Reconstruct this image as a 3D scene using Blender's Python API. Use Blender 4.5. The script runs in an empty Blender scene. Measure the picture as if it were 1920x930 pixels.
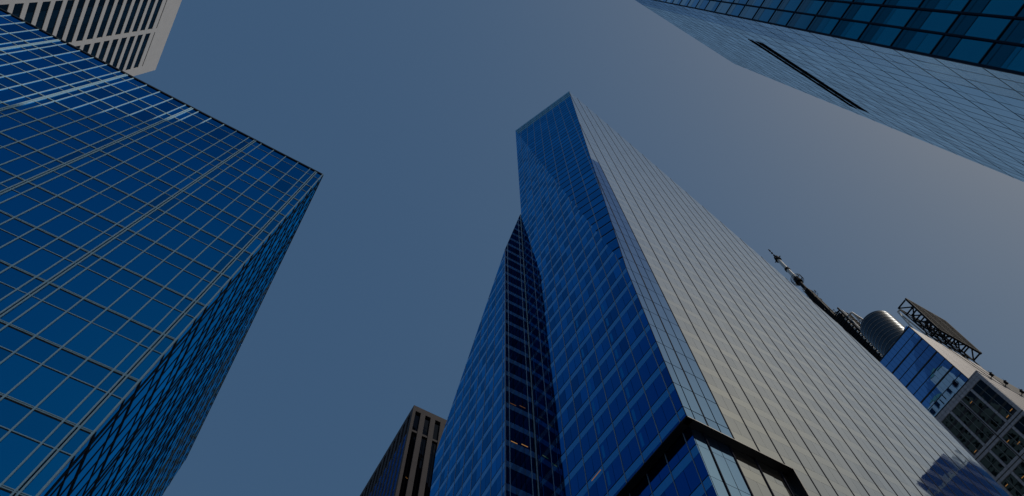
import bpy, bmesh, math, random
from mathutils import Vector, Matrix
random.seed(7)
R = math.radians
scene = bpy.context.scene
COL = scene.collection

# ------------------------------------------------------------------ camera
FW = Vector((0.183599, 0.308286, 0.933408))
RT = Vector((0.871719, -0.489911, -0.009657))
UP = Vector((-0.454310, -0.815443, 0.358686))
EYE = Vector((0.0, 0.0, 1.7))
FPX = 1356.275 / 1920.0
cam = bpy.data.cameras.new('camera')
cam.sensor_fit = 'HORIZONTAL'; cam.sensor_width = 36.0; cam.lens = 36.0 * FPX
cam.clip_start = 0.1; cam.clip_end = 6000.0
co = bpy.data.objects.new('camera', cam); COL.objects.link(co)
co.matrix_world = Matrix(((RT.x, UP.x, -FW.x, EYE.x), (RT.y, UP.y, -FW.y, EYE.y),
                          (RT.z, UP.z, -FW.z, EYE.z), (0, 0, 0, 1)))
scene.camera = co

# ------------------------------------------------------------------ sky, sun, exposure
SUN_AZ, SUN_EL = -50.0, 46.0
world = bpy.data.worlds.new('World'); scene.world = world; world.use_nodes = True
wn, wl = world.node_tree.nodes, world.node_tree.links
bg = wn['Background']
sky = wn.new('ShaderNodeTexSky'); sky.sky_type = 'NISHITA'; sky.sun_disc = False
sky.sun_elevation = R(SUN_EL); sky.sun_rotation = R(90.0 - SUN_AZ)
sky.air_density = 1.0; sky.dust_density = 2.0; sky.ozone_density = 3.0; sky.altitude = 0.0
wb = wn.new('ShaderNodeMix'); wb.data_type = 'RGBA'; wb.blend_type = 'MULTIPLY'; wb.inputs[0].default_value = 1.0
wb.inputs[7].default_value = (.485, .392, .20, 1)         # warm glow on the sun's side ...
hz = wn.new('ShaderNodeMix'); hz.data_type = 'RGBA'; hz.blend_type = 'ADD'; hz.inputs[0].default_value = 1.0
hz.inputs[7].default_value = (.165, .65, 1.66, 1)         # ... over an even blue air light
wl.new(sky.outputs[0], wb.inputs[6]); wl.new(wb.outputs[2], hz.inputs[6]); wl.new(hz.outputs[2], bg.inputs['Color']); bg.inputs['Strength'].default_value = 0.15
sun = bpy.data.lights.new('sun', 'SUN'); sun.energy = 2.3; sun.angle = R(0.5); sun.color = (1.0, 0.93, 0.84)
so = bpy.data.objects.new('sun', sun); COL.objects.link(so)
sd = Vector((math.cos(R(SUN_AZ)) * math.cos(R(SUN_EL)), math.sin(R(SUN_AZ)) * math.cos(R(SUN_EL)), math.sin(R(SUN_EL))))
so.rotation_euler = sd.to_track_quat('Z', 'Y').to_euler(); so.location = sd * 900
vs = scene.view_settings
vs.view_transform = 'Standard'; vs.look = 'None'; vs.gamma = 1.0; vs.use_curve_mapping = False
vs.exposure = -0.786
scene.cycles.sample_clamp_indirect = 4.0; scene.cycles.max_bounces = 7; scene.cycles.glossy_bounces = 5; scene.cycles.diffuse_bounces = 3

# ------------------------------------------------------------------ materials
def new_mat(name):
    m = bpy.data.materials.new(name); m.use_nodes = True
    m.node_tree.nodes.clear()
    return m, m.node_tree.nodes, m.node_tree.links

def glass(name, f0, edge, lo, hi, diff, rough=0.02, bump=0.0, bscale=0.35, var=0.12):
    """coated facade glass: tinted when seen square on, paler towards grazing, a little light from the rooms behind"""
    m, n, l = new_mat(name)
    out = n.new('ShaderNodeOutputMaterial'); add = n.new('ShaderNodeAddShader')
    gl = n.new('ShaderNodeBsdfGlossy'); df = n.new('ShaderNodeBsdfDiffuse')
    lw = n.new('ShaderNodeLayerWeight'); lw.inputs['Blend'].default_value = 0.5
    mr = n.new('ShaderNodeMapRange'); mr.interpolation_type = 'SMOOTHSTEP'
    mr.inputs['From Min'].default_value = lo; mr.inputs['From Max'].default_value = hi
    mx = n.new('ShaderNodeMix'); mx.data_type = 'RGBA'
    mx.inputs[6].default_value = (*f0, 1); mx.inputs[7].default_value = (*edge, 1)
    geo = n.new('ShaderNodeNewGeometry')
    vr = n.new('ShaderNodeMapRange'); vr.inputs['To Min'].default_value = 1 - var; vr.inputs['To Max'].default_value = 1 + var * .6
    l.new(geo.outputs['Random Per Island'], vr.inputs['Value'])
    mu = n.new('ShaderNodeMix'); mu.data_type = 'RGBA'; mu.blend_type = 'MULTIPLY'; mu.inputs[0].default_value = 1.0
    l.new(lw.outputs['Facing'], mr.inputs['Value']); l.new(mr.outputs['Result'], mx.inputs[0])
    l.new(mx.outputs[2], mu.inputs[6])
    cr = n.new('ShaderNodeCombineColor')
    for k in range(3): l.new(vr.outputs['Result'], cr.inputs[k])
    l.new(cr.outputs[0], mu.inputs[7]); l.new(mu.outputs[2], gl.inputs['Color'])
    gl.inputs['Roughness'].default_value = rough
    df.inputs['Color'].default_value = (*diff, 1)
    if bump:
        tc = n.new('ShaderNodeTexCoord'); nz = n.new('ShaderNodeTexNoise')
        nz.inputs['Scale'].default_value = bscale; nz.inputs['Detail'].default_value = 1.0
        bp = n.new('ShaderNodeBump'); bp.inputs['Strength'].default_value = 1.0; bp.inputs['Distance'].default_value = bump
        l.new(tc.outputs['Object'], nz.inputs['Vector']); l.new(nz.outputs[0], bp.inputs['Height'])
        l.new(bp.outputs[0], gl.inputs['Normal'])
    l.new(gl.outputs[0], add.inputs[0]); l.new(df.outputs[0], add.inputs[1]); l.new(add.outputs[0], out.inputs['Surface'])
    return m

def solid(name, col, rough=0.6, metal=0.0, noise=0.0, nscale=0.6, spec=0.5):
    m, n, l = new_mat(name)
    out = n.new('ShaderNodeOutputMaterial'); p = n.new('ShaderNodeBsdfPrincipled')
    p.inputs['Base Color'].default_value = (*col, 1); p.inputs['Roughness'].default_value = rough
    p.inputs['Metallic'].default_value = metal; p.inputs['Specular IOR Level'].default_value = spec
    if noise:
        tc = n.new('ShaderNodeTexCoord'); nz = n.new('ShaderNodeTexNoise')
        nz.inputs['Scale'].default_value = nscale; nz.inputs['Detail'].default_value = 6.0; nz.inputs['Roughness'].default_value = .65
        mr = n.new('ShaderNodeMapRange'); mr.inputs['To Min'].default_value = 1 - noise; mr.inputs['To Max'].default_value = 1 + noise
        geo = n.new('ShaderNodeNewGeometry')
        ad = n.new('ShaderNodeMath'); ad.operation = 'MULTIPLY_ADD'; ad.inputs[1].default_value = 0.35
        l.new(geo.outputs['Random Per Island'], ad.inputs[0]); l.new(nz.outputs[0], ad.inputs[2])
        mr.inputs['From Min'].default_value = .3; mr.inputs['From Max'].default_value = .95
        mx = n.new('ShaderNodeMix'); mx.data_type = 'RGBA'; mx.blend_type = 'MULTIPLY'; mx.inputs[0].default_value = 1
        mx.inputs[6].default_value = (*col, 1); cc = n.new('ShaderNodeCombineColor')
        l.new(tc.outputs['Object'], nz.inputs['Vector']); l.new(ad.outputs[0], mr.inputs['Value'])
        for k in range(3): l.new(mr.outputs[0], cc.inputs[k])
        l.new(cc.outputs[0], mx.inputs[7]); l.new(mx.outputs[2], p.inputs['Base Color'])
    l.new(p.outputs[0], out.inputs['Surface'])
    return m

def lamp_mat(name, col, strength):
    m, n, l = new_mat(name)
    out = n.new('ShaderNodeOutputMaterial'); e = n.new('ShaderNodeEmission')
    e.inputs['Color'].default_value = (*col, 1); e.inputs['Strength'].default_value = strength
    l.new(e.outputs[0], out.inputs['Surface'])
    return m

M = {}
# faceted tower
M['f_glass'] = glass('faceted_tower_vision_glass', (.004, .11, .41), (.05, .36, .72), .45, .92, (.0005, .002, .008), .015, .012, .18, .3)
M['f_span'] = glass('faceted_tower_fritted_glass', (.05, .30, .60), (.34, .60, .86), .50, .95, (.020, .035, .054), .03, .01, .2, .06)
M['p_glass'] = glass('pale_face_vision_glass', (.265, .325, .40), (.77, .86, .92), .57, .86, (.012, .011, .010), .03, .02, .18, .05)
M['p_span'] = glass('pale_face_fritted_glass', (.29, .35, .41), (.82, .895, .92), .57, .86, (.034, .031, .026), .06, .012, .2, .03)
M['f_clear'] = glass('faceted_tower_corner_glass', (.18, .34, .60), (.27, .42, .68), .60, .90, (.004, .008, .018), .015, .02, .2, .05)
M['f_crown'] = glass('faceted_tower_crown_glass', (.10, .30, .42), (.22, .45, .58), .56, .90, (.02, .04, .045), .04, .01, .3, .08)
M['t_span'] = glass('leaning_facet_fritted_glass', (.01, .15, .44), (.06, .35, .70), .45, .92, (.002, .007, .018), .03, .008, .2, .06)
M['t_glass'] = glass('leaning_facet_vision_glass', (.006, .13, .42), (.035, .31, .68), .45, .92, (.0005, .002, .008), .015, .008, .18, .15)
M['casing'] = glass('column_behind_glass', (.008, .22, .54), (.05, .4, .74), .45, .92, (.002, .014, .028), .03, .01, .2, .3)
M['r_glass'] = glass('return_glass_dark_reflection', (.004, .03, .07), (.01, .05, .12), .5, .9, (.0005, .001, .003), .02, .01, .2, .3)  # dark tint stands in for a dark building mirrored in the return
M['r_span'] = glass('return_spandrel_dark_reflection', (.06, .14, .22), (.08, .18, .29), .5, .9, (.055, .085, .115), .04, .01, .2, .1)  # mirror tint kept dark for the same stand-in reflection
M['r_fin'] = solid('light_steel_blue_mullion', (.36, .52, .66), .45, .2)
M['f_fin'] = solid('pale_blue_mullion_metal', (.22, .31, .42), .45, .3)
M['f_dark'] = solid('dark_navy_mullion_metal', (.010, .014, .03), .9, 0, 0, 1, .08)
M['f_line'] = solid('thin_joint_gasket', (.012, .02, .035), .9, 0, 0, 1, .1)
M['core'] = solid('dark_tower_core', (.006, .008, .012), .7)
M['matte_black'] = solid('matte_black_louvre', (.006, .007, .010), 1.0, 0, 0, 1, 0)
M['black'] = solid('black_metal_cladding', (.010, .010, .011), .5, .2, .2)
# gridded block
M['g_glass'] = glass('grid_block_vision_glass', (.004, .27, .60), (.003, .19, .52), .30, .72, (.0005, .002, .007), .02, .06, .12, .34)
M['g_span'] = glass('grid_block_spandrel_glass', (.004, .24, .54), (.003, .175, .47), .30, .72, (.0005, .002, .007), .03, .02, .15, .16)
M['gs_glass'] = glass('grid_block_side_glass', (.004, .22, .56), (.015, .56, 1.0), .66, .92, (.0005, .002, .008), .02, .03, .12, .2)
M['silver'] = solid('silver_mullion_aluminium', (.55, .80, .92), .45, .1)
M['silver_dark'] = solid('dark_grey_aluminium', (.16, .19, .21), .45, .5)  # darker grey aluminium, for the grey tower's window mullions
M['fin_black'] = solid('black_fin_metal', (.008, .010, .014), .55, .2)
# slab with louvre slots
M['s_glass'] = glass('slab_vision_glass', (.008, .20, .31), (.74, .92, .99), .60, .86, (.001, .006, .014), .02, .02, .5, .16)
M['s_span'] = glass('slab_spandrel_glass', (.008, .11, .17), (.72, .90, .97), .60, .86, (.002, .007, .012), .03, .02, .5, .16)
M['s_blind'] = glass('slab_blind_glass', (.010, .24, .36), (.40, .66, .92), .60, .86, (.003, .014, .026), .03, .05, .6, .2)
M['s_blur'] = glass('slab_blurred_corner_glass', (.03, .22, .42), (.50, .72, .90), .60, .86, (.004, .010, .018), .22, .01, .5, .14)  # rougher corner panes, added to blur the mast's reflection
M['s_joint'] = solid('blue_black_joint', (.010, .024, .05), .9, 0, 0, 1, .1)
# stone towers
M['travertine'] = solid('white_travertine', (.60, .605, .62), .75, 0, .07, .5)
M['w_glass'] = glass('stone_tower_window_glass', (.02, .05, .065), (.10, .17, .21), .6, .95, (.002, .004, .008), .03, .01, .4, .45)
M['w_bar'] = solid('dark_window_bar', (.05, .06, .07), .5, .3)
M['granite'] = solid('brown_granite', (.050, .044, .049), .7, 0, .25, .7, .2)
M['b_glass'] = glass('brown_tower_window_glass', (.015, .02, .03), (.02, .16, .50), .62, .80, (.001, .001, .002), .03, .02, .3, .4)
M['b_glass_blue'] = glass('brown_tower_blue_glass', (.012, .14, .45), (.02, .2, .60), .6, .9, (.001, .002, .006), .03, .02, .3, .3)
M['grey_stone'] = solid('grey_granite_panel', (.30, .33, .40), .6, 0, .15, .7)
M['h_glass'] = glass('signed_tower_window_glass', (.03, .05, .06), (.2, .28, .3), .6, .95, (.004, .007, .007), .03, .03, .5, .6)
M['h_blue'] = glass('signed_tower_blue_glass', (.20, .40, .70), (.24, .46, .8), .6, .95, (.001, .004, .014), .015, .006, .35, .10)
M['pale_panel'] = solid('pale_metal_wall_panel', (.20, .19, .20), .5, .2, .08)
M['steel'] = solid('dark_painted_steel', (.008, .009, .012), .7, .1, 0, 1, .2)
M['white_steel'] = solid('white_painted_steel', (.55, .54, .52), .5, .1, .06)
M['rib'] = solid('pale_drum_rib', (.26, .28, .30), .5, .3)
M['drum'] = solid('ribbed_drum_metal', (.055, .07, .085), .27, .9)
M['slat'] = solid('grey_sign_slat', (.045, .045, .047), .8, 0, 0, 1, .15)
M['m_glass'] = glass('mirrored_tower_glass', (.003, .12, .28), (.008, .20, .42), .6, .95, (.001, .005, .016), .03, .02, .3, .2)
M['copper'] = solid('green_copper', (.10, .22, .18), .6, 0, .15)
M['asphalt'] = solid('asphalt', (.05, .05, .052), .9, 0, .2, 2.0)
M['concrete'] = solid('pavement_concrete', (.28, .27, .25), .85, 0, .12, 1.0)
M['ground'] = solid('city_ground', (.16, .155, .15), .9, 0, .15, .05)
M['paint'] = solid('white_road_paint', (.75, .75, .72), .7, 0, .1)
M['lamp'] = lamp_mat('warm_ceiling_light', (1.0, .50, .16), .55)
M['lamp_faint'] = lamp_mat('faint_ceiling_light', (1.0, .45, .2), .16)
M['lamp_dim'] = lamp_mat('dim_ceiling_light', (1.0, .48, .14), .36)

# ------------------------------------------------------------------ builders
def clip_half(poly, a, b, c):
    """keep a*u + b*v <= c"""
    out = []
    for i in range(len(poly)):
        p, q = poly[i], poly[(i + 1) % len(poly)]
        dp, dq = a * p[0] + b * p[1] - c, a * q[0] + b * q[1] - c
        if dp <= 0: out.append(p)
        if (dp < 0 < dq) or (dq < 0 < dp):
            t = dp / (dp - dq); out.append((p[0] + t * (q[0] - p[0]), p[1] + t * (q[1] - p[1])))
    return out

def area2(p):
    return 0.5 * sum(p[i][0] * p[(i + 1) % len(p)][1] - p[(i + 1) % len(p)][0] * p[i][1] for i in range(len(p)))

def clip_rect(poly, u0, u1, v0, v1):
    for a, b, c in ((-1, 0, -u0), (1, 0, u1), (0, -1, -v0), (0, 1, v1)):
        poly = clip_half(poly, a, b, c)
        if len(poly) < 3: return []
    return poly

def seen_area(pts):
    """pixels of the 1024 x 496 frame that a flat outline covers"""
    pr = []
    for p in pts:
        d = p - EYE; z = d.dot(FW)
        if z < 1: return 0.0
        pr.append((512 + 1024 * FPX * d.dot(RT) / z, 248 - 1024 * FPX * d.dot(UP) / z))
    pr = clip_rect(pr, 0, 1024, 0, 496)
    return abs(area2(pr)) if len(pr) > 2 else 0.0

class Thing:
    """one building or machine: an Empty at its base and the parts it owns"""
    def __init__(self, name, label, cat, loc=(0, 0, 0), group=None, sc=1.0):
        self.sc = sc
        loc = (loc[0] * sc, loc[1] * sc, 1.7 + (loc[2] - 1.7) * sc if loc[2] else 0.0)
        self.root = bpy.data.objects.new(name, None); COL.objects.link(self.root)
        self.root.location = loc; self.off = Vector(loc)
        self.root['label'] = label; self.root['category'] = cat
        if group: self.root['group'] = group
        self.parts = {}
    def add(self, name, verts, faces, mat, outline=None, parent=None):
        sc = seen_area(outline) if outline else 0.0
        self.parts.setdefault(name, []).append((sc, verts, faces, mat))
    def build(self, limit=100):
        for name, lst in self.parts.items():
            if len(lst) > limit: lst.sort(key=lambda t: -t[0])
            for sc, v, f, m in lst[:limit]:
                self.link(name, v, f, [m] * len(f))
            rest = lst[limit:]
            if rest:
                V, F, MM = [], [], []
                for sc, v, f, m in rest:
                    b = len(V); V += v; F += [[i + b for i in q] for q in f]; MM += [m] * len(f)
                o = self.link(name + 's' if not name.endswith('s') else name, V, F, MM); o['kind'] = 'stuff'
        self.parts = {}
    def link(self, name, v, f, mats):
        me = bpy.data.meshes.new(name)
        me.from_pydata([tuple(EYE + (p - EYE) * self.sc - self.off) for p in v], [], f)
        uniq = list(dict.fromkeys(mats))
        for m in uniq: me.materials.append(M[m])
        if len(uniq) > 1: me.polygons.foreach_set('material_index', [uniq.index(m) for m in mats])
        o = bpy.data.objects.new(name, me); COL.objects.link(o); o.parent = self.root
        return o

def prism(front, N, depth):
    """front outline pushed back by depth"""
    n = len(front); v = list(front) + [p - N * depth for p in front]
    f = [list(range(n)), list(range(2 * n - 1, n - 1, -1))]
    for i in range(n):
        j = (i + 1) % n; f.append([i, i + n, j + n, j])
    return v, f

def box_pts(x0, x1, y0, y1, z0, z1):
    v = [Vector((x, y, z)) for z in (z0, z1) for y in (y0, y1) for x in (x0, x1)]
    f = [[0, 2, 3, 1], [4, 5, 7, 6], [0, 1, 5, 4], [2, 6, 7, 3], [0, 4, 6, 2], [1, 3, 7, 5]]
    return v, f

def beam_pts(p, q, w, h=None, up=None):
    p, q = Vector(p), Vector(q); h = h or w
    d = (q - p).normalized(); a = (up or (Vector((0, 0, 1)) if abs(d.z) < .95 else Vector((0, 1, 0))))
    s = d.cross(a).normalized(); t = s.cross(d).normalized()
    v = [b + s * (sx * w / 2) + t * (sy * h / 2) for b in (p, q) for sx, sy in ((-1, -1), (1, -1), (1, 1), (-1, 1))]
    f = [[3, 2, 1, 0], [4, 5, 6, 7]] + [[i, (i + 1) % 4, (i + 1) % 4 + 4, i + 4] for i in range(4)]
    return v, f

def tube_pts(p, q, r0, r1=None, n=16):
    p, q = Vector(p), Vector(q); r1 = r0 if r1 is None else r1
    d = (q - p).normalized(); a = Vector((1, 0, 0)) if abs(d.x) < .9 else Vector((0, 1, 0))
    s = d.cross(a).normalized(); t = d.cross(s)
    v = [b + (s * math.cos(2 * math.pi * i / n) + t * math.sin(2 * math.pi * i / n)) * r for b, r in ((p, r0), (q, r1)) for i in range(n)]
    f = [[i, (i + 1) % n, (i + 1) % n + n, i + n] for i in range(n)] + [list(range(n))[::-1], list(range(n, 2 * n))]
    return v, f

def merge(*parts):
    V, F = [], []
    for v, f in parts:
        b = len(V); V += v; F += [[i + b for i in q] for q in f]
    return V, F

def hull(points):
    bm = bmesh.new()
    for p in points: bm.verts.new(p)
    r = bmesh.ops.convex_hull(bm, input=bm.verts)
    bmesh.ops.delete(bm, geom=[g for g in r['geom_interior'] if isinstance(g, bmesh.types.BMVert)], context='VERTS')
    bm.verts.index_update()
    v = [x.co.copy() for x in bm.verts]; f = [[x.index for x in q.verts] for q in bm.faces]
    bm.free(); return v, f

def nest(t, child, parent):
    """hang every part called child under the part called parent"""
    par = next(o for o in t.root.children if o.name.split('.')[0] == parent)
    for o in list(t.root.children):
        if o.name.split('.')[0] == child: o.parent = par

class Facet:
    """a flat piece of facade: origin, across, up, outward, and a convex outline in (u, v)"""
    def __init__(self, thing, O, U, V, poly):
        self.t, self.O, self.U, self.V = thing, Vector(O), Vector(U).normalized(), Vector(V).normalized()
        self.N = self.U.cross(self.V).normalized()
        self.poly = poly if area2(poly) > 0 else poly[::-1]
    def flip(self):
        self.N = -self.N; return self
    def at(self, u, v, n=0.0):
        return self.O + self.U * u + self.V * v + self.N * n
    def panel(self, name, mat, u0, u1, v0, v1, gap=.02, n=0.0, thick=.1, tilt=.004, rake=0.0):
        q = clip_rect(self.poly, u0 + gap, u1 - gap, v0 + gap, v1 - gap)
        if len(q) < 3 or abs(area2(q)) < .02: return
        cu, cv = (u0 + u1) / 2, (v0 + v1) / 2
        a, b = random.gauss(0, tilt), random.gauss(0, tilt) + rake
        fr = [self.at(u, v, n + a * (u - cu) + b * (v - cv)) for u, v in q]
        v, f = prism(fr, self.N, thick)
        self.t.add(name, v, f, mat, fr)
    def span_u(self, u):
        vv = []
        P = self.poly
        for i in range(len(P)):
            p, q = P[i], P[(i + 1) % len(P)]
            if (p[0] - u) * (q[0] - u) <= 0 and p[0] != q[0]:
                s = (u - p[0]) / (q[0] - p[0]); vv.append(p[1] + s * (q[1] - p[1]))
        return (min(vv), max(vv)) if len(vv) > 1 else None
    def span_v(self, v):
        uu = []
        P = self.poly
        for i in range(len(P)):
            p, q = P[i], P[(i + 1) % len(P)]
            if (p[1] - v) * (q[1] - v) <= 0 and p[1] != q[1]:
                s = (v - p[1]) / (q[1] - p[1]); uu.append(p[0] + s * (q[0] - p[0]))
        return (min(uu), max(uu)) if len(uu) > 1 else None
    def vbar(self, name, mat, u, w, d, n=-.05, lim=None):
        s = self.span_u(u)
        if not s: return
        a, b = s
        if lim: a, b = max(a, lim[0]), min(b, lim[1])
        if b - a < .3: return
        fr = [self.at(u - w / 2, a, n + d), self.at(u + w / 2, a, n + d), self.at(u + w / 2, b, n + d), self.at(u - w / 2, b, n + d)]
        v, f = prism(fr, self.N, d); self.t.add(name, v, f, mat, fr)
    def hbar(self, name, mat, v0, w, d, n=-.05, lim=None):
        s = self.span_v(v0)
        if not s: return
        a, b = s
        if lim: a, b = max(a, lim[0]), min(b, lim[1])
        if b - a < .3: return
        fr = [self.at(a, v0 - w / 2, n + d), self.at(b, v0 - w / 2, n + d), self.at(b, v0 + w / 2, n + d), self.at(a, v0 + w / 2, n + d)]
        v, f = prism(fr, self.N, d); self.t.add(name, v, f, mat, fr)
    def block(self, name, mat, u0, u1, v0, v1, n, d):
        fr = [self.at(u0, v0, n), self.at(u1, v0, n), self.at(u1, v1, n), self.at(u0, v1, n)]
        v, f = prism(fr, self.N, d); self.t.add(name, v, f, mat, fr)

def tube_thing(t, name, mat, *args):
    v, f = tube_pts(*args); t.add(name, v, f, mat, v[:4])
def beam_thing(t, name, mat, *args):
    v, f = beam_pts(*args); t.add(name, v, f, mat, v[:4])

# ------------------------------------------------------------------ ground and streets
def structure(name, x0, x1, y0, y1, z0, z1, mat):
    v, f = box_pts(x0, x1, y0, y1, z0, z1)
    me = bpy.data.meshes.new(name); me.from_pydata([tuple(p) for p in v], [], f); me.materials.append(M[mat])
    o = bpy.data.objects.new(name, me); COL.objects.link(o); o['kind'] = 'structure'; return o
me = bpy.data.meshes.new('ground'); me.from_pydata([(-3000, -3000, -.02), (3000, -3000, -.02), (3000, 3000, -.02), (-3000, 3000, -.02)], [], [[0, 1, 2, 3]])
me.materials.append(M['ground']); o = bpy.data.objects.new('ground', me); COL.objects.link(o); o['kind'] = 'structure'
structure('avenue', 3, 20, -400, 600, -.5, .0, 'asphalt')
structure('street', 20, 600, 1.5, 17, -.5, .0, 'asphalt')
structure('street', -400, 3, 1.5, 17, -.5, .0, 'asphalt')
structure('pavement', 20.4, 600, 17.2, 110, -.5, .13, 'concrete')
structure('pavement', -400, 2.6, 17.2, 110, -.5, .13, 'concrete')
structure('pavement', 20.4, 600, -100, 1.3, -.5, .13, 'concrete')
structure('pavement', -400, 2.6, -100, 1.3, -.5, .13, 'concrete')
for k in range(14):
    structure('crossing_stripe', 3.6 + k * 1.15, 4.15 + k * 1.15, 18.2, 21.2, -.3, .004, 'paint')

# ------------------------------------------------------------------ gridded glass office block
K = .5357
gx, gy, gtop = -6.927, 27.295, 76.70
T = Thing('office_block', 'blue glass office block gridded with paired silver mullions, widest mass on the left', 'office building', (-30, 48, 0))
v, f = box_pts(-56, gx - .12, gy + .12, 69.1, 0, gtop - .25); T.add('tower_core', v, f, 'core')
LV = [1.7 + (z - 1.7) * K for z in [132.69 - 8.56 * k for k in range(-1, 16)]]       # paired transoms, one per storey
LV = [z for z in LV if z > 3]; LV[0] = gtop - .1
def grid_face(F, ulen, ujoints, upairs, bar, barpair, hb, hb2, silver, gl='g_glass', sp='g_span'):
    edges = sorted(set([0.0, ulen] + ujoints + upairs))
    for k in range(len(LV) - 1):
        top, bot = LV[k], LV[k + 1]
        mid = bot + 5.32 * K if k else bot + (138.28 - 132.69) * K
        for a, b in zip(edges[:-1], edges[1:]):
            F.panel('spandrel_panel', sp, a, b, mid, top, .03, 0, .1, .0025)
            F.panel('window', gl, a, b, bot, mid, .03, 0, .1, .0025)
        F.hbar('transom', silver[0], mid, hb[0], hb[1])
        F.hbar('transom_joint', 'fin_black', mid - hb[0], hb[0], hb[1] - .03)  # black strip laid under the transom as its shadow line
        if k:
            for q in (-1, 1): F.hbar('transom', silver[0], top + q * hb2[0], hb2[0] * .9, hb2[1])
            F.hbar('transom_joint', 'fin_black', top - hb2[0] * 2.4, hb2[0] * 1.6, hb2[1] - .03)  # same painted shadow strip below the paired transoms
    for u in ujoints: F.vbar('mullion', silver[0], u, *bar)
    for u in upairs:
        for s in (-1, 1): F.vbar('mullion', silver[0], u + s * barpair[0], barpair[1], barpair[2])
# front, facing the crossing street
W = 49.0
prs = [.772 + 6.9 * k for k in range(8) if .772 + 6.9 * k < W]
jts = []
for p in prs: jts += [p + .69 + 1.38 * i for i in range(5) if p + .69 + 1.38 * i < W]
F = Facet(T, (gx, gy, 0), (-1, 0, 0), (0, 0, 1), [(0, 0), (W, 0), (W, gtop), (0, gtop)])
F.N = Vector((0, -1, 0))
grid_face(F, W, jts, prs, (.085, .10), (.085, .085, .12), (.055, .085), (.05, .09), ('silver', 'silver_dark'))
# side along the avenue
D = 69.1 - gy
prs = [.772 + 6.9 * k for k in range(7) if .772 + 6.9 * k < D]
jts = []
for p in prs: jts += [p + .69 + 1.38 * i for i in range(5) if p + .69 + 1.38 * i < D]
F2 = Facet(T, (gx, gy, 0), (0, 1, 0), (0, 0, 1), [(0, 0), (D, 0), (D, gtop), (0, gtop)])
F2.N = Vector((1, 0, 0))
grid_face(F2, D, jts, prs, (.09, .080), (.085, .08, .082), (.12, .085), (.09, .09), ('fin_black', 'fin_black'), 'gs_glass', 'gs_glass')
F.vbar('corner_trim', 'silver', .05, .10, .16)
F.hbar('coping', 'fin_black', gtop - .10, .24, .14); F2.hbar('coping', 'fin_black', gtop - .12, .30, .09)
v, f = box_pts(-56, gx - .3, gy + .3, 68.8, gtop - .25, gtop - .05); T.add('roof', v, f, 'concrete')
T.build()

# ------------------------------------------------------------------ white stone tower behind it
wx, wy, wtop = -62.77, 61.22, 181.7
T = Thing('stone_tower', 'white travertine tower with long ribbon windows rising behind the gridded glass block', 'tower', (-75, 20, 0))
v, f = box_pts(-95, wx - .72, 30.1, wy - .1, 0, wtop - .4); T.add('tower_core', v, f, 'core')
F = Facet(T, (wx, wy, 0), (0, -1, 0), (0, 0, 1), [(0, 0), (31.2, 0), (31.2, wtop), (0, wtop)]); F.N = Vector((1, 0, 0))
bays = [(2.17 + 9.62 * k, 10.82 + 9.62 * k) for k in range(3)]
rows = [(168.95, 171.25)] + [(165.35 - 3.58 * k, 167.6 - 3.58 * k) for k in range(45)]
F.block('parapet', 'travertine', 0, 31.2, 173.55, wtop, 0, .7)
pe = [0] + [e for b in bays for e in b] + [31.2]
for a, b in zip(pe[0::2], pe[1::2]): F.block('pier', 'travertine', a, b, 0, 173.55, 0, .7)
for a, b in bays:
    F.block('spandrel', 'travertine', a, b, 171.25, 173.15, 0, .7)
    for (l0, h0), (l1, h1) in zip(rows[:-1], rows[1:]): F.block('spandrel', 'travertine', a, b, h1, l0, 0, .7)
    F.block('ventilation_slot', 'black', a + .05, b - .05, 173.15, 173.55, -.08, .15)
    for l0, h0 in rows:
        if h0 < 6: continue
        pane = (b - a) / 5
        vs_, fs_ = [], []
        parts = []
        for i in range(5):
            q = [F.at(u, v, -.10 + random.gauss(0, .004)) for u, v in ((a + pane * i + .03, l0), (a + pane * (i + 1) - .03, l0), (a + pane * (i + 1) - .03, h0), (a + pane * i + .03, h0))]
            parts.append(prism(q, F.N, .1))
        parts.append(prism([F.at(a, l0, -.16), F.at(b, l0, -.16), F.at(b, h0, -.16), F.at(a, h0, -.16)], F.N, .05))
        vv, ff = merge(*parts)
        T.add('window', vv, ff, 'w_glass', [F.at(a, l0), F.at(b, l0), F.at(b, h0), F.at(a, h0)])
# the far end wall and the roof slab
v, f = box_pts(-95, wx - .705, wy - .1, wy, 0, wtop - .01); T.add('end_wall', v, f, 'travertine')
v, f = box_pts(-95, wx - .705, 30.1, wy - .1, wtop - .4, wtop - .02); T.add('roof', v, f, 'travertine')
T.build()

# ------------------------------------------------------------------ faceted glass tower
A = Vector((33.38, 50.83, 292.2)); B = Vector((44.24, 26.7, 292.2)); Dp = Vector((35.15, 26.7, 98.3)); NZ = 61.5
fd = Vector((A.x - Dp.x, A.y - Dp.y, 0)).normalized(); flen = (Vector((A.x, A.y, 0)) - Vector((Dp.x, Dp.y, 0))).length
T = Thing('faceted_glass_tower', 'tallest tower, folded blue glass side and pale grey striped face meeting at a sharp corner', 'skyscraper', (65, 50, 0))
dxy = Vector((.15, .15, 0))
up_pts = [Vector((35.15, 26.7, NZ)), Vector((A.x, A.y, NZ)), A, B, Dp, Vector((87.9, 26.7, 166.2)), Vector((96.6, 26.7, 139)), Vector((100, 26.7, 121)),
          Vector((100, 26.7, NZ)), Vector((100, 75, NZ)), Vector((50, 75, NZ)), Vector((52, 75, 175)), Vector((97, 75, 95))]
v1, f1 = hull([p + dxy for p in up_pts])
dz = Vector((1.05, 1.05, 0))
v2, f2 = hull([Vector((35.15, 26.7, z)) + dz for z in (0, NZ)] + [Vector((A.x, A.y, z)) + dz for z in (0, NZ)] +
              [Vector((x, y, z)) for z in (0, NZ) for x, y in ((101, 27.75), (101, 75.2), (50.2, 75.2))])
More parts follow.
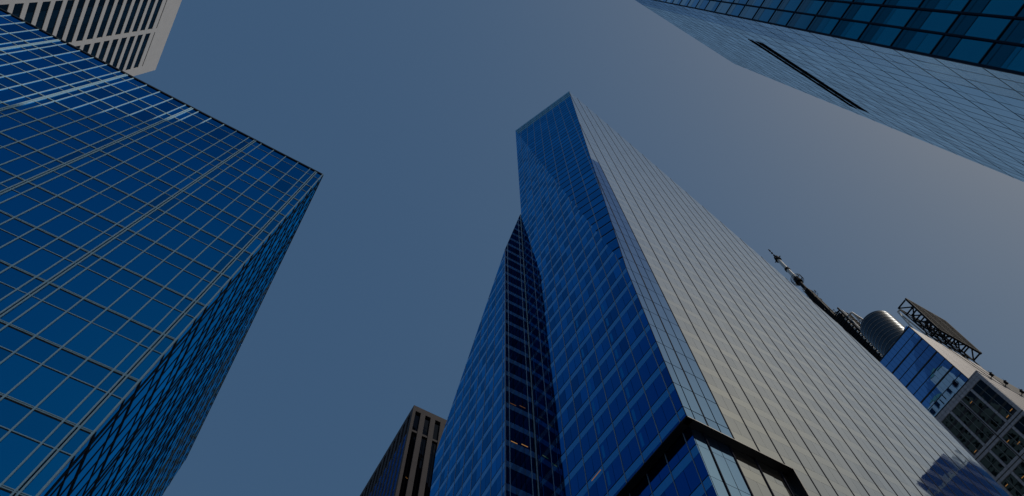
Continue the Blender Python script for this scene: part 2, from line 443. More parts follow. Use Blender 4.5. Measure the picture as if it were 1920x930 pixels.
v3, f3 = box_pts(48.25, 100.1, 26.85, 27.75, 0, NZ)
def fn(f): return (v1[f[1]] - v1[f[0]]).cross(v1[f[2]] - v1[f[0]]).normalized()
rear = [f for f in f1 if fn(f).x > .12]
T.add('rear_glazing', list(v1), rear, 'p_glass')
T.add('tower_core', *merge((v1, [f for f in f1 if fn(f).x <= .12]), (v2, f2), (v3, f3)), 'core')
# lower wing with the sloping top, left of the fold
lx, ly = 28.65, 51.2
wing = [Vector((lx, ly, z)) + dxy for z in (0, 153.5)] + [Vector((lx, 76.75, z)) + dxy for z in (0, 109.8)] + \
       [Vector((33.5, ly, z)) + dxy for z in (0, 186)] + [Vector((60, 76.75, z)) + dxy for z in (0, 130)] + [Vector((60, ly, z)) + dxy for z in (0, 186)]
T.add('wing_core', *hull(wing), 'core')
FL = [81.1 + 4.5 * k for k in range(-17, 48)]
SP = 1.30
def glazed(F, us, zs, sub=True, n=0.0, vision='f_glass', span='f_span', tilt=.0025, tilted=1.0, z0=0.0, sp=SP, gap=.02):
    """storey after storey: a fritted spandrel below each floor line and clear panes below that"""
    for z in zs:
        v = (z - z0) / tilted
        for a, b in zip(us[:-1], us[1:]):
            F.panel('spandrel_panel', span, a, b, v - sp / tilted, v, gap, n, .1, tilt)
            m = (a + b) / 2
            for c, d in (((a, m), (m, b)) if sub and b - a > 2 else ((a, b),)):
                F.panel('window', vision, c, d, v - 4.5 / tilted, v - sp / tilted, gap, n, .1, tilt)
# left face
F1 = Facet(T, (35.15, 26.7, 0), fd, (0, 0, 1), [(0, NZ), (flen, NZ), (flen, 292.2), (0, 98.3)]).flip()
us = [0, .95] + [.95 + 2.91 * k for k in range(1, 9)]; us[-1] = flen
glazed(F1, us, FL, True)
for u in us[1:-1]: F1.vbar('mullion', 'f_fin', u, .12, .09)
for z in FL: F1.hbar('floor_joint', 'f_line', z, .09, .07)
# recessed storeys under the black soffit on that side
F1r = Facet(T, Vector((35.15, 26.7, 0)) + Vector((.9, .9, 0)), fd, (0, 0, 1), [(0, 0), (flen, 0), (flen, NZ), (0, NZ)]).flip()
glazed(F1r, us, [z for z in FL if z < 68], True)
for u in us[1:-1]: F1r.vbar('mullion', 'f_fin', u, .09, .10)
for z in FL:
    if z < NZ: F1r.hbar('floor_joint', 'f_line', z, .09, .07)
# leaning triangular facet at the top
U = (B - A).normalized(); Nf = U.cross(Dp - A).normalized()
V = Nf.cross(U).normalized()
if V.z < 0: V = -V
pd = lambda P: ((P - Dp).dot(U), (P - Dp).dot(V))
F2 = Facet(T, Dp, U, V, [pd(Dp), pd(B), pd(A)])
if F2.N.dot(Vector((-1, -.3, 0))) < 0: F2.flip()
ua, ub = pd(A)[0], pd(B)[0]
us2 = [ua + (ub - ua) * k / 9 for k in range(10)]
main = [z for z in FL if 95 < z < 282]
glazed(F2, us2, main, False, 0, 't_glass', 't_span', .001, V.z, Dp.z, .9)
glazed(F2, us2, [FL[-1], FL[-2], FL[-3], FL[-1] + 4.5], True, 0, 'f_crown', 'f_crown', .002, V.z, Dp.z, 1.5, .06) if False else None
zt = [z for z in FL if z >= 282]
glazed(F2, us2, zt + [zt[-1] + 4.5], True, 0, 'f_crown', 'f_crown', .002, V.z, Dp.z, 1.5, .05)
for u in us2[1:-1]: F2.vbar('mullion', 'f_fin', u, .13, .09)
for z in FL:
    if z > 99: F2.hbar('floor_joint', 'f_dark', (z - Dp.z) / V.z, .42, .08)
# pale right face
P3 = [(35.15, NZ), (100, NZ), (100, 121), (96.6, 139), (87.9, 166.2), (44.24, 292.2), (35.15, 98.3)]
g3 = [40.87 + 3.11 * k for k in range(0, 20)]
strip = [35.15, 36.2, 37.76, 39.3, 40.87]
F3 = Facet(T, (0, 26.7, 0), (1, 0, 0), (0, 0, 1), P3); F3.N = Vector((0, -1, 0))
pale = g3[:-1] + [100.0]
glazed(F3, pale, FL, True, 0, 'p_glass', 'p_span', .0014, 1, 0, 1.6, .012)
hi = Facet(T, (0, 26.7, 0), (1, 0, 0), (0, 0, 1), clip_rect(P3, 30, 40.87, 171.1, 300)); hi.N = F3.N
glazed(hi, [37.76, 40.87], [z for z in FL if z > 168], True, 0, 'p_glass', 'p_span', .0014, 1, 0, 1.6, .012)
loP = Facet(T, (0, 26.7, 0), (1, 0, 0), (0, 0, 1), clip_rect(P3, 30, 40.87, NZ, 171.1)); loP.N = F3.N
for z in FL:
    for a, b in zip(strip[:-1], strip[1:]):
        loP.panel('window', 'f_clear', a, b, z - 4.5, z, .07, 0, .1, .0015)
low = Facet(T, (0, 26.7, 0), (1, 0, 0), (0, 0, 1), [(48.2, 0), (100, 0), (100, NZ), (48.2, NZ)]); low.N = F3.N
glazed(low, [48.2, 50.2] + pale[4:], [z for z in FL if z < 66], True, 0, 'p_glass', 'p_span', .0014, 1, 0, 1.6, .012)
for u in [37.76] + g3[:-1]:
    F3.vbar('mullion', 'f_dark', u, .18, .075, -.05)
for u in g3[3:-1]: low.vbar('mullion', 'f_dark', u, .18, .075, -.05)
rec = Facet(T, (0, 27.6, 0), (1, 0, 0), (0, 0, 1), [(36.05, 0), (48.2, 0), (48.2, NZ), (36.05, NZ)]); rec.N = F3.N
for z in FL:
    if z < 68:
        for a, b in zip([36.05, 36.2, 37.76, 39.3, 40.87], [36.2, 37.76, 39.3, 40.87]): rec.panel('window', 'f_clear', a, b, z - 4.5, z, .035, 0, .1, .0015)
glazed(rec, [40.87, 43.98, 47.09, 48.2], [z for z in FL if z < 68], True, 0, 'p_glass', 'p_span', .0014, 1, 0, 1.6, .012)
for u in (37.76, 40.87, 43.98, 47.09): rec.vbar('mullion', 'f_dark', u, .15, .14, -.05)
# black reveal round the recess
T.add('recess_reveal', *box_pts(48.1, 48.2, 26.68, 27.62, 0, NZ - .02), 'black')
T.add('recess_reveal', *box_pts(35.3, 48.1, 26.69, 27.58, NZ - .12, NZ - .02), 'black')
T.add('recess_reveal', *prism([F1.at(.1, NZ - .12, 0), F1.at(flen, NZ - .12, 0), F1.at(flen, NZ - .02, 0), F1.at(.1, NZ - .02, 0)], F1.N, .88), 'black')
# wing: face along the avenue and its dark return
WL = Facet(T, (lx, ly, 0), (0, 1, 0), (0, 0, 1), [(0, 0), (25.55, 0), (25.55, 109.8), (0, 153.5)]).flip(); WL.N = Vector((-1, 0, 0))
uw = [0, .87] + [.87 + 2.99 * k for k in range(1, 8)] + [25.55]
WF = [74.18 + 4.45 * k for k in range(-15, 20)]
glazed(WL, uw, WF, True)
for u in uw[1:-1]: WL.vbar('mullion', 'f_fin', u, .12, .09)
for z in WF: WL.hbar('floor_joint', 'f_line', z, .08, .07)
WR = Facet(T, (lx, ly, 0), (1, 0, 0), (0, 0, 1), [(0, 0), (4.75, 0), (4.75, 186), (0, 153.5)]); WR.N = Vector((0, -1, 0))
ur = [0, .65, 3.9, 4.75]
WFR = [74.18 + 4.45 * k for k in range(-15, 27)]
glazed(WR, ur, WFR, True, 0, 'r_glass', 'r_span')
for u in ur[1:-1]: WR.vbar('mullion', 'r_fin', u, .09, .12)
T.add('corner_trim', *beam_pts((lx - .02, ly - .02, 0), (lx - .02, ly - .02, 153.4), .13), 'f_fin')
T.add('corner_trim', *beam_pts((33.3, ly - .16, 0), (33.3, ly - .16, 185), .14), 'r_fin')
T.add('corner_trim', *beam_pts((35.13, 26.68, NZ), (35.13, 26.68, 98.3), .07), 'f_dark')
T.add('corner_trim', *beam_pts(Dp + Vector((-.02, -.02, 0)), B + Vector((-.02, -.02, 0)), .07), 'f_dark')
# pale column casings standing just inside two bays of the folded side
for s0 in (6.05, 11.85):
    for z in FL:
        if NZ + 4.4 < z < 108:
            a = s0 + random.uniform(-.05, .05)
            q = [F1.at(a, z - 4.0, .012), F1.at(a + .42, z - 4.0, .012), F1.at(a + .42, z - 1.75, .012), F1.at(a, z - 1.75, .012)]
            T.add('column_casing', *prism(q, F1.N, .03), 'casing', q)
# rooms lit behind the glass
for u0, z in ((.86, 83.1), (2.5, 83.5), (.8, 92.2), (2.4, 92.7)):
    q = [WR.at(u0, z, .02), WR.at(u0 + 1.0, z, .02), WR.at(u0 + 1.0, z + .12, .02), WR.at(u0, z + .12, .02)]
    T.add('ceiling_light', *prism(q, WR.N, .04), 'lamp' if z < 88 else 'lamp_faint')
q = [F1.at(12.95, 67.05, .02), F1.at(14.7, 67.0, .02), F1.at(14.7, 67.12, .02), F1.at(12.95, 67.17, .02)]
T.add('ceiling_light', *prism(q, F1.N, .04), 'lamp_dim')
T.build()

# ------------------------------------------------------------------ glass slab with louvre slots (upper right)
T = Thing('glass_slab', 'glass slab with two dark louvre slots across its sky-pale side, top right corner', 'skyscraper', (32, -25, 0))
sx, sy, stop = 20.9, -7.10, 138.7
e1 = Vector((math.cos(R(1.0)), math.sin(R(1.0)), 0)); e2 = Vector((0, -1, 0)); LW = 24.1; DW = 45.0
cor = Vector((sx, sy, 0)); n1 = Vector((-e1.y, e1.x, 0))
base = [cor, cor + e1 * LW, cor + e1 * LW + e2 * DW, cor + e2 * DW]
inn = [base[0] + Vector((.15, -.15, 0)), base[1] + Vector((-.15, -.15, 0)), base[2] + Vector((-.15, .15, 0)), base[3] + Vector((.15, .15, 0))]
SLOTS = [(79.9, 82.3), (83.2, 84.9)]
T.add('tower_core', *hull([p + Vector((0, 0, z)) for p in inn for z in (0, stop - .1)]), 'core')
SF = [51.7 + 4.06 * k for k in range(-12, 23)]
L1 = Facet(T, cor, e1, (0, 0, 1), [(0, 0), (LW, 0), (LW, stop), (0, stop)]); L1.N = n1
uv_ = [0] + [1.17 * k for k in range(1, 21)] + [LW]
s0, s1 = 6.2, 20.6
for z in SF:
    for a, b in zip(uv_[:-1], uv_[1:]):
        for nm, mt, v0, v1 in (('spandrel_panel', 's_span', z - 1.2, z), ('window', 's_glass', z - 4.06, z - 1.2)):
            L1.panel(nm, mt if a > 2.6 else 's_blur', a, b, v0, v1, .02, 0, .1, .0022)
for u in uv_[1:-1]: L1.vbar('mullion', 's_joint', u, .028, .056)
for z in SF: L1.hbar('transom', 's_joint', z, .05, .06)
for a, b in SLOTS:
    L1.block('louvre_slot', 'matte_black', s0, s1 + (0 if a < 82 else .3), a, b, .03, .3)
L2 = Facet(T, cor, e2, (0, 0, 1), [(0, 0), (DW, 0), (DW, stop), (0, stop)]); L2.N = Vector((-1, 0, 0))
ud = [1.17 * k for k in range(0, 38)] + [DW]
for z in SF:
    for a, b in zip(ud[:-1], ud[1:]):
        L2.panel('spandrel_panel', 's_span', a, b, z - .55, z, .03, 0, .1, .003)
        L2.panel('spandrel_panel', 's_span', a, b, z - 1.5, z - .55, .02, 0, .1, .003)
        r = random.random(); cut = random.choice((1.9, 2.1, 2.6, 4.0)) if r < .8 else 1.55
        if cut > 1.6: L2.panel('window', 's_glass', a, b, z - min(cut, 4.04), z - 1.5, .02, 0, .1, .003)
        if cut < 4: L2.panel('window', 's_blind', a, b, z - 4.06, z - cut, .02, 0, .1, .003)
for u in ud[1:-1]: L2.vbar('mullion', 's_joint', u, .09, .14)
for z in SF: L2.hbar('transom', 's_joint', z, .07, .10)
T.add('corner_trim', *beam_pts(cor + Vector((-.03, .03, 0)), cor + Vector((-.03, .03, stop)), .12), 's_joint')
T.add('roof', *hull([p + Vector((0, 0, z)) for p in inn for z in (stop - .1, stop)]), 'concrete')
T.build()

# ------------------------------------------------------------------ brown granite tower (bottom centre)
T = Thing('granite_tower', 'dark brown granite tower with tall narrow window strips beside the faceted tower', 'office building', (50, 130, 0))
bx, by, bt = 31.62, 106.22, 166.7
T.add('tower_core', *box_pts(bx + .75, 80, by + .75, 165, 0, bt - .3), 'core')
def granite_face(F, n, glassm, width, dp):
    cols = [(.78 + 2.9 * k, 2.34 + 2.9 * k) for k in range(n)]
    F.block('parapet', 'granite', 0, width, 164.55, bt, 0, .7)
    pe = [0] + [e for c in cols for e in c] + [width]
    for a, b in zip(pe[0::2], pe[1::2]): F.block('pier', 'granite', a, b, 0, 164.55, 0, .7)
    for a, b in cols:
        F.block('spandrel', 'granite', a, b, 155.8, 156.5, -.12, .5)
        F.block('window', 'b_glass', a, b, 156.5, 164.55, -.6, .1)
        z = 155.8
        while z > 60:
            F.block('spandrel', glassm, a, b, z - 1.1, z, -dp, .2)
            m = (a + b) / 2
            for c, d in ((a, m - .03), (m + .03, b)): F.panel('window', glassm, c, d, z - 3.9, z - 1.1, .0, -dp - .02, .1, .004)
            z -= 3.9
        F.block('mullion', 'granite' if glassm != 'b_glass' else 'matte_black', (a + b) / 2 - .05, (a + b) / 2 + .05, 60, 155.8, -dp + (.06 if dp > .1 else .03), .15)
f = Facet(T, (bx, by, 0), (1, 0, 0), (0, 0, 1), [(0, 0), (48, 0), (48, bt), (0, bt)]); f.N = Vector((0, -1, 0))
granite_face(f, 8, 'b_glass', 24.2, .5)
f = Facet(T, (bx, by, 0), (0, 1, 0), (0, 0, 1), [(0, 0), (58, 0), (58, bt), (0, bt)]); f.N = Vector((-1, 0, 0))
# start the side behind the front's corner pier
f.O = Vector((bx, by + .7, 0))
granite_face(f, 19, 'b_glass_blue', 56.8, .06)
for x, z in ((33.3, 138.9), (33.6, 138.7), (34.8, 147.4)):
    T.add('ceiling_light', *box_pts(x, x + .22, by + .50, by + .56, z, z + .12), 'lamp_dim')
T.build()

# ------------------------------------------------------------------ grey tower with the roof sign (right edge)
FAR = .75            # the far-right tower and what stands on it, drawn at 1/.75 size about the eye
hx, hy = 183.77, 32.95
T = Thing('grey_granite_tower', 'grey stone tower with blue glass top storeys and a rooftop drum, far right', 'skyscraper', (205, 55, 0), sc=FAR)
T.add('tower_core', *box_pts(hx + .9, 240, 30.5, 90, -2, 195.2), 'core')
T.add('upper_core', *box_pts(hx + .3, 240, hy + .3, 52.5, 195.2, 231.4), 'core')
F = Facet(T, (hx, 29.6, 0), (0, 1, 0), (0, 0, 1), [(0, 0), (60, 0), (60, 195.5), (0, 195.5)]); F.N = Vector((-1, 0, 0))
cols = [(1.15 + 4.62 * k, 4.95 + 4.62 * k) for k in range(10)]
def stone(a, b, v0, v1, n=0.0):
    # clad in squares with open joints
    nu = max(1, round((b - a) / 1.3)); nv = max(1, round((v1 - v0) / 1.3))
    for i in range(nu):
        for j in range(nv):
            F.panel('stone_panel', 'grey_stone', a + (b - a) * i / nu, a + (b - a) * (i + 1) / nu, v0 + (v1 - v0) * j / nv, v0 + (v1 - v0) * (j + 1) / nv, .055, n, .8, 0)
stone(0, 50, 192.6, 195.5)
rowsets = [(175.6, 192.6, 4), (166.0, 173.1, 2), (156.6, 163.6, 2), (147.2, 154.2, 2), (137.8, 144.8, 2), (128.4, 135.4, 2)]
zprev = 192.6
for lo, hi_, nf in rowsets:
    if zprev - hi_ > .3: stone(0, 50, hi_, zprev)
    pe = [0] + [e for c in cols for e in c] + [50]
    for a, b in zip(pe[0::2], pe[1::2]): stone(a, b, lo, hi_)
    for a, b in cols:
        m = (a + b) / 2; h = (hi_ - lo) / nf
        for k in range(nf):
            for c, d in ((a, m), (m, b)):
                F.panel('window', 'h_glass', c, d, lo + h * k + (.9 if nf == 4 else .15), lo + h * (k + 1), .05, -.22, .1, .008)
            if nf == 4: F.block('spandrel', 'fin_black', a, b, lo + h * k, lo + h * k + .9, -.2, .15)
        F.block('mullion', 'silver_dark', m - .06, m + .06, lo, hi_, -.08, .3)
    zprev = lo
T.add('lower_wall', *box_pts(hx, hx + .8, 29.6, 79.6, -2, zprev), 'grey_stone')
F.vbar('groove', 'black', 10.05, .32, .10, -.06, (120, 192.6)); F.hbar('groove', 'black', 174.35, .35, .10, -.06, (0, 50))
F.vbar('groove', 'black', 28.5, .32, .10, -.06, (120, 192.6)); F.hbar('groove', 'black', 164.8, .3, .10, -.06, (0, 50))
# side wall along the street: pale stone courses in the sun
z = 195.5
while z > 120:
    T.add('side_course', *box_pts(hx + .8, 240, 29.6, 30.4, z - 2.9, z - .12), 'pale_panel', [Vector((hx, 29.6, z)), Vector((240, 29.6, z)), Vector((240, 29.6, z - 2.9))])
    z -= 3.0
T.add('ledge', *box_pts(hx - .15, 240, 29.45, 33.0, 195.5, 195.9), 'grey_stone')
# blue glazed top storeys
G = Facet(T, (hx, hy, 0), (0, 1, 0), (0, 0, 1), [(0, 195.9), (19, 195.9), (19, 231.7), (0, 231.7)]); G.N = Vector((-1, 0, 0))
zs = [231.7, 227.15, 222.6, 218.0, 213.4, 208.6, 203.9, 199.6, 195.9]
ys = [1.58 * k for k in range(0, 13)]
for a, b in zip(zs[1:], zs[:-1]):
    for c, d in zip(ys[:-1], ys[1:]): G.panel('blue_pane', 'h_blue', c, d, a, b, .03, 0, .1, .0035)
for k, z in enumerate(zs[1:-1]): G.hbar('transom', 'fin_black', z, .55 if k % 2 else .2, .2 if k % 2 else .14)
G.hbar('transom', 'fin_black', 231.45, .5, .2); G.vbar('corner_trim', 'fin_black', .1, .25, .15)
S = Facet(T, (hx, hy, 0), (1, 0, 0), (0, 0, 1), [(0, 195.9), (34, 195.9), (34, 231.7), (0, 231.7)]); S.N = Vector((0, -1, 0))
z = 231.7
while z > 197:
    for k in range(5): S.panel('wall_panel', 'pale_panel', .15 + 6.8 * k, 6.95 + 6.8 * k, z - 2.25, z, .05, 0, .12, 0)
    z -= 2.27
T.add('roof', *box_pts(hx + .3, 240, hy + .3, 52.5, 231.4, 231.68), 'concrete')
T.add('penthouse', *box_pts(190, 213, 34.6, 41, 231.7, 240.5), 'h_blue')
# ribbed drum
dc = Vector((191.5, 42.3, 0)); dr = 6.5
T.add('rooftop_drum', *tube_pts(dc + Vector((0, 0, 231.7)), dc + Vector((0, 0, 255.5)), dr, dr, 48), 'drum', [dc])
for k in range(10):
    z = 233.5 + 2.3 * k
    T.add('drum_rib', *tube_pts(dc + Vector((0, 0, z)), dc + Vector((0, 0, z + .16)), dr + .1, dr + .1, 48), 'rib')
# lit rooms
for u, z in ((1.6, 177.2), (3.6, 176.6), (17.2, 176.4), (7.6, 189.3), (8.7, 171.0), (7.0, 168.2), (17.6, 161.9), (12.9, 160.2)):
    q = [F.at(u, z, -.19), F.at(u + 1.0, z, -.19), F.at(u + 1.0, z + .22, -.19), F.at(u, z + .22, -.19)]
    T.add('ceiling_light', *prism(q, F.N, .03), 'lamp_dim')
T.add('cable', *merge(beam_pts((198, 32.6, 230), (220, 32.5, 206), .16), beam_pts((205, 32.6, 231), (228, 32.5, 205), .16)), 'steel')
T.build()
nest(T, 'drum_rib', 'rooftop_drum')

def thing_mesh(name, label, cat, loc, group=None): return Thing(name, label, cat, loc, group)

# roof sign frame
T = Thing('roof_sign_frame', 'dark louvred sign frame on a steel truss above the grey tower roof', 'sign frame', (214, 32, 232), sc=FAR)
sl = []
for k in range(27):
    z = 243.6 + k * .925; y = 30.05 - (z - 243) * .041
    sl.append(box_pts(204.2, 224.8, y - .16, y + .1, z, z + .42))
T.add('louvre_panel', *merge(*sl), 'slat')
fr = []
for (x0, z0), (x1, z1) in (((204, 268.6), (225, 268.6)), ((204, 243.2), (225, 243.2)), ((204, 243.2), (204, 268.6)), ((225, 243.2), (225, 268.6)), ((211, 243.2), (211, 268.6)), ((218, 243.2), (218, 268.6))):
    yy = lambda z: 30.3 - (z - 243) * .041
    fr.append(beam_pts((x0, yy(z0), z0), (x1, yy(z1), z1), .75))
T.add('sign_border', *merge(*fr), 'steel')
tr = []
for x in (204, 211, 218, 225):
    for z in (243.6, 249.8, 256, 262.2, 268.4):
        tr.append(beam_pts((x, 29.8, z), (x, 34, z), .45))
    for k in range(4):
        z = 243.6 + 6.2 * k
        tr.append(beam_pts((x, 29.9 if k % 2 else 34, z), (x, 34 if k % 2 else 29.9, z + 6.2), .4))
    tr.append(beam_pts((x, 34, 243.2), (x, 34, 268.6), .42))
for z in (243.6, 256, 268.4): tr.append(beam_pts((204, 34, z), (225, 34, z), .4))
for k in range(3):
    for z in (243.6, 256):
        tr.append(beam_pts((204 + 7 * k, 34, z), (211 + 7 * k, 34, z + 12.4), .25)); tr.append(beam_pts((211 + 7 * k, 34, z), (204 + 7 * k, 34, z + 12.4), .25))
T.add('truss', *merge(*tr), 'steel')
for x in (204.5, 211, 218, 224.5):
    T.add('support_leg', *beam_pts((x, 34.2, 231.7), (x, 34.0, 243.4), .4), 'steel')
    T.add('support_leg', *beam_pts((x, 37.5, 231.7), (x, 34.0, 249.8), .28), 'steel')
T.build()

nest(T, 'sign_border', 'louvre_panel')

# white triangular roof frame and braces
T = Thing('roof_frame', 'small white triangular steel frame on the roof left of the ribbed drum', 'roof frame', (203, 50, 232), sc=FAR)
pk, q1, q2, q3 = Vector((201.3, 48, 286.8)), Vector((201.3, 51.9, 287.5)), Vector((209.5, 48, 282.8)), Vector((203.5, 51.6, 277.3))
T.add('rafter', *beam_pts(pk, q1, .6), 'white_steel'); T.add('rafter', *beam_pts(pk, q2, .75), 'white_steel')
T.add('rafter', *beam_pts(pk, (206.5, 49.2, 276), .6), 'white_steel')
T.add('leg', *beam_pts(q1, (201.3, 51.9, 231.7), .5), 'white_steel'); T.add('leg', *beam_pts(q2, (209.5, 48, 231.7), .5), 'white_steel')
T.add('brace', *beam_pts(pk.lerp(q2, .4), q3, .22), 'steel'); T.add('brace', *beam_pts(q1, pk.lerp(q2, .7), .18), 'steel')
T.build()
T = Thing('roof_brace', 'pale steel A-frame prop on the roof between drum and sign frame', 'roof frame', (202, 35, 232), sc=FAR)
for p, q in (((202.6, 35.0, 265.5), (200.0, 37.0, 231.7)), ((202.6, 35.0, 265.5), (208.0, 35.0, 231.7)), ((202.6, 35, 265.5), (204, 33.9, 267))):
    T.add('leg', *beam_pts(p, q, .5), 'white_steel')
T.add('brace', *beam_pts((202.0, 35.5, 257), (204.0, 35.0, 257), .2), 'white_steel')
T.add('brace', *beam_pts((201.2, 36.1, 247), (205.6, 35.0, 247), .2), 'white_steel')
T.build()

# broadcast mast
T = Thing('antenna_mast', 'tall rooftop broadcast mast, white tube tip above a dark lattice shaft', 'antenna', (209.9, 57.9, 232), sc=FAR)
mx_, my_ = 209.9, 57.9
P = lambda z: Vector((mx_, my_, z))
T.add('tip', *merge(tube_pts(P(383), P(396), .22, .12, 8), tube_pts(P(394), P(396.6), .42, .3, 8), tube_pts(P(390.6), P(391.4), .5, .5, 8), tube_pts(P(387), P(387.8), .5, .5, 8)), 'steel')
T.add('tip_array', *merge(tube_pts(P(380), P(384.5), 1.7, 1.2, 14), beam_pts(P(381.5) + Vector((-2.4, 0, 0)), P(381.5) + Vector((2.4, 0, 0)), .4), beam_pts(P(381.5) + Vector((0, -2.4, 0)), P(381.5) + Vector((0, 2.4, 0)), .4)), 'steel')
T.add('white_tube', *tube_pts(P(367.2), P(380), .95, .85), 'white_steel')
T.add('white_tube', *tube_pts(P(354), P(365.3), 1.05, .95), 'white_steel')
T.add('ring', *merge(tube_pts(P(365.3), P(367.2), 1.35, 1.35), beam_pts(P(366.2) + Vector((-1.9, 0, 0)), P(366.2) + Vector((1.9, 0, 0)), .5)), 'steel')
ring = []
for k in range(18):
    a, b = 2 * math.pi * k / 18, 2 * math.pi * (k + 1) / 18
    for z in (350.6, 352.2, 353.6):
        ring.append(beam_pts(P(z) + Vector((math.cos(a), math.sin(a), 0)) * 2.9, P(z) + Vector((math.cos(b), math.sin(b), 0)) * 2.9, .2))
    if k % 3 == 0:
        ring.append(beam_pts(P(351.6), P(351.6) + Vector((math.cos(a), math.sin(a), 0)) * 2.9, .2))
        ring.append(beam_pts(P(350.6) + Vector((math.cos(a), math.sin(a), 0)) * 2.9, P(353.6) + Vector((math.cos(a), math.sin(a), 0)) * 2.9, .2))
ring.append(tube_pts(P(349), P(354), 1.9, 1.5, 12))
T.add('gallery', *merge(*ring), 'steel')
T.add('shaft', *tube_pts(P(336), P(350), 1.0, .9, 12), 'steel')
lat = []
rr = random.Random(3)
def lattice(z0, z1, r0, r1, step, w):
    n = max(1, int((z1 - z0) / step)); out = []
    cs = [(1, 1), (-1, 1), (-1, -1), (1, -1)]
    at = lambda z, c: P(z) + Vector((c[0], c[1], 0)) * (r0 + (r1 - r0) * (z - z0) / (z1 - z0))
    for c in cs: out.append(beam_pts(at(z0, c), at(z1, c), w * 1.6))
    for k in range(n):
        za, zb = z0 + (z1 - z0) * k / n, z0 + (z1 - z0) * (k + 1) / n
        for i in range(4):
            c, d = cs[i], cs[(i + 1) % 4]
            out += [beam_pts(at(za, c), at(zb, d), w), beam_pts(at(za, d), at(zb, c), w), beam_pts(at(zb, c), at(zb, d), w)]
    return out
lat += lattice(305, 338, 1.7, 1.1, 1.7, .26)
lat.append(tube_pts(P(305), P(338), .75, .75, 10))
for k in range(46):
    z = rr.uniform(306, 338); a = rr.uniform(0, 6.28); L = rr.uniform(1.4, 3.1)
    q = P(z) + Vector((math.cos(a), math.sin(a), 0)) * L
    lat.append(beam_pts(P(z), q, .14)); lat.append(beam_pts(q - Vector((0, 0, rr.uniform(.4, 1.1))), q + Vector((0, 0, rr.uniform(.4, 1.2))), .26))
T.add('lattice_shaft', *merge(*lat), 'steel')
hp = []
for k in range(7):
    a, b = math.pi * k / 7 - .8, math.pi * (k + 1) / 7 - .8
    for z in (333.2, 336.4):
        hp.append(beam_pts(P(z) + Vector((math.cos(a), math.sin(a), 0)) * 3.3, P(z) + Vector((math.cos(b), math.sin(b), 0)) * 3.3, .16))
    hp.append(beam_pts(P(333.2) + Vector((math.cos(a), math.sin(a), 0)) * 3.3, P(336.4) + Vector((math.cos(b), math.sin(b), 0)) * 3.3, .14))
    hp.append(beam_pts(P(334.8), P(334.8) + Vector((math.cos(a), math.sin(a), 0)) * 3.3, .14))
T.add('dish_ring', *merge(*hp), 'steel')
cage = []
cx_, cy_ = 204.5, 53.8
for (a, b) in ((-3.6, -3), (3.6, -3), (3.6, 3), (-3.6, 3)):
    cage.append(beam_pts((cx_ + a, cy_ + b, 232), (cx_ + a, cy_ + b, 296), .7))
for k in range(22):
    z = 232 + 2.95 * k
    for s in (-3, 3):
        cage.append(beam_pts((cx_ - 3.6, cy_ + s, z), (cx_ + 3.6, cy_ + s, z), .45)); cage.append(beam_pts((cx_ - 3.6, cy_ + s, z), (cx_ + 3.6, cy_ + s, z + 2.9), .25))
    for s in (-3.6, 3.6):
        cage.append(beam_pts((cx_ + s, cy_ - 3, z), (cx_ + s, cy_ + 3, z), .45)); cage.append(beam_pts((cx_ + s, cy_ - 3, z), (cx_ + s, cy_ + 3, z + 2.9), .25))
cage.append(box_pts(cx_ - 2.4, cx_ + 2.4, cy_ - 1.9, cy_ + 1.9, 232, 295))
cage.append(box_pts(208.7, 211.1, 56.7, 59.1, 231.7, 306))
T.add('base_cage', *merge(*cage), 'steel')
T.add('cable_tray', *beam_pts((cx_ - 3.9, cy_ - 3.8, 240), (cx_ - 3.9, cy_ - 3.8, 292), .35), 'white_steel')
T.build()

nest(T, 'ring', 'white_tube'); nest(T, 'tip_array', 'tip'); nest(T, 'dish_ring', 'lattice_shaft'); nest(T, 'cable_tray', 'base_cage')

# floodlights clamped to the stone parapet, each with a bracket and a lamp head
for x, z, lab in ((190.0, 195.9, 'floodlight on the grey tower stone ledge, nearest the corner'),
                  (196.0, 195.9, 'floodlight on the grey tower stone ledge, middle of three'),
                  (202.8, 195.9, 'floodlight on the grey tower stone ledge, nearest the picture edge')):
    T = Thing('floodlight', lab, 'floodlight', (x, 29.6, z), 'floodlights on the grey tower ledge', sc=FAR)
    T.add('bracket', *beam_pts((x, 29.6, z), (x, 28.7, z + .9), .16), 'steel')
    T.add('lamp_head', *merge(box_pts(x - .5, x + .5, 28.1, 28.9, z + .6, z + 1.4), tube_pts((x, 28.5, z + 1.4), (x, 28.3, z + 1.8), .3, .45, 10)), 'steel')
    T.add('aerial', *beam_pts((x, 28.6, z + 1.4), (x + .2, 28.2, z + 3.2), .07), 'steel')
    T.build()

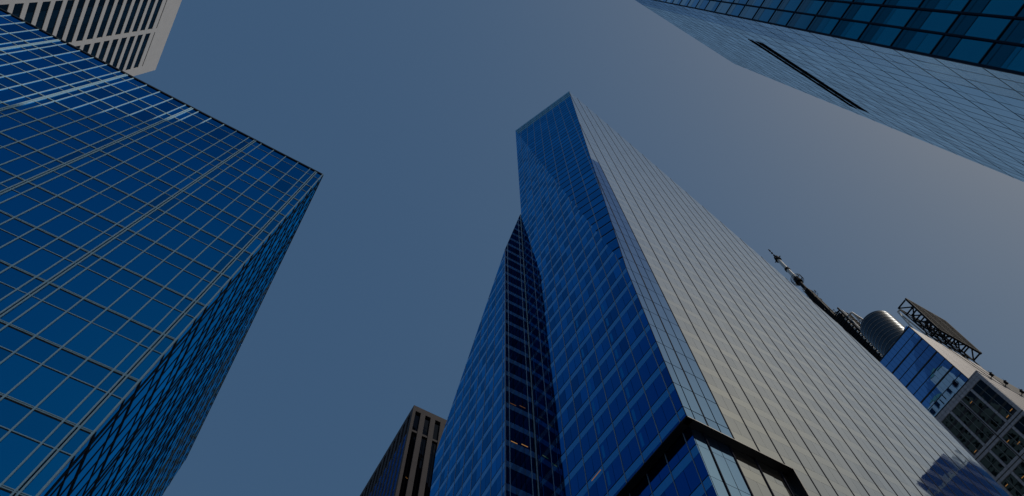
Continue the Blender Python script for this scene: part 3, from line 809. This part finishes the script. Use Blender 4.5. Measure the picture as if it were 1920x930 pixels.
# ------------------------------------------------------------------ tower across the street, seen only mirrored in the pale face
T = Thing('unfinished_tower', 'dark blue unfinished tower with ragged scaffold top, mirrored low in the pale face', 'skyscraper', (248, -40, 0))
T.add('tower_core', *box_pts(230.3, 270, -75, -10.3, 0, 218), 'core')
F = Facet(T, (230, -10, 0), (0, -1, 0), (0, 0, 1), [(0, 0), (64, 0), (64, 219.5), (0, 219.5)]); F.N = Vector((-1, 0, 0))
for k in range(24):
    z = 219.5 - 4.2 * k
    for i in range(20): F.panel('window', 'm_glass', 3.2 * i, 3.2 * i + 3.2, z - 4.2, z, .03, 0, .1, .006)
F = Facet(T, (230, -10, 0), (1, 0, 0), (0, 0, 1), [(0, 0), (40, 0), (40, 219.5), (0, 219.5)]); F.N = Vector((0, 1, 0))
for k in range(24):
    z = 219.5 - 4.2 * k
    for i in range(12): F.panel('window', 'm_glass', 3.2 * i, 3.2 * i + 3.2, z - 4.2, z, .03, 0, .1, .006)
sc_ = []
for i in range(26):
    y = -10.3 - i * 2.4
    h = rr.uniform(1.0, 8.0)
    sc_.append(beam_pts((230.4, y, 218), (230.4, y, 219.5 + h), .7)); sc_.append(beam_pts((234.0, y, 218), (234.0, y, 219.5 + h * .7), .35))
    if i % 2: sc_.append(box_pts(230.2, 230.5, y - 1.8, y, 219.3, 219.5 + rr.uniform(.4, 4.6)))
    sc_.append(beam_pts((230.4, y, 220.6), (230.4, y - 2.4, 220.6 + rr.uniform(-.6, 1.2)), .2))
T.add('scaffold', *merge(*sc_), 'white_steel')
T.add('setback_block', *box_pts(236, 262, -32, -17, 218, 236), 'm_glass')
T.build()

# ------------------------------------------------------------------ stone tower hidden behind the faceted one, mirrored in the blue glass storeys
T = Thing('green_roofed_tower', 'pale stone tower with green copper roofs, mirrored in the blue glass storeys far right', 'skyscraper', (114, 58, 0))
T.root.location = (104, 46, 0); T.off = Vector((104, 46, 0))
T.add('shaft', *box_pts(101.3, 106.2, 32.6, 66, 0, 176), 'travertine')
T.add('setback', *box_pts(101.5, 106.0, 32.8, 38.5, 176, 192), 'travertine')
T.add('setback', *box_pts(101.5, 106.0, 38.5, 55, 176, 185), 'travertine')
for (y0, y1, z0, z1) in ((32.8, 38.5, 192, 196), (38.5, 43.5, 185, 189), (45.5, 49.5, 185, 199)):
    T.add('roof', *hull([Vector((x, y, z0)) for x in (101.6, 106.1) for y in (y0, y1)] + [Vector((103.8, (y0 + y1) / 2, z1))]), 'copper')
for k in range(26):
    for i in range(12):
        y = 33.4 + i * 2.6; z = 184 - 3.6 * k
        if z > 176 and y > 53: continue
        T.add('window', *box_pts(105.8, 106.24, y, y + 1.1, z - 2.0, z), 'w_glass')
T.build()
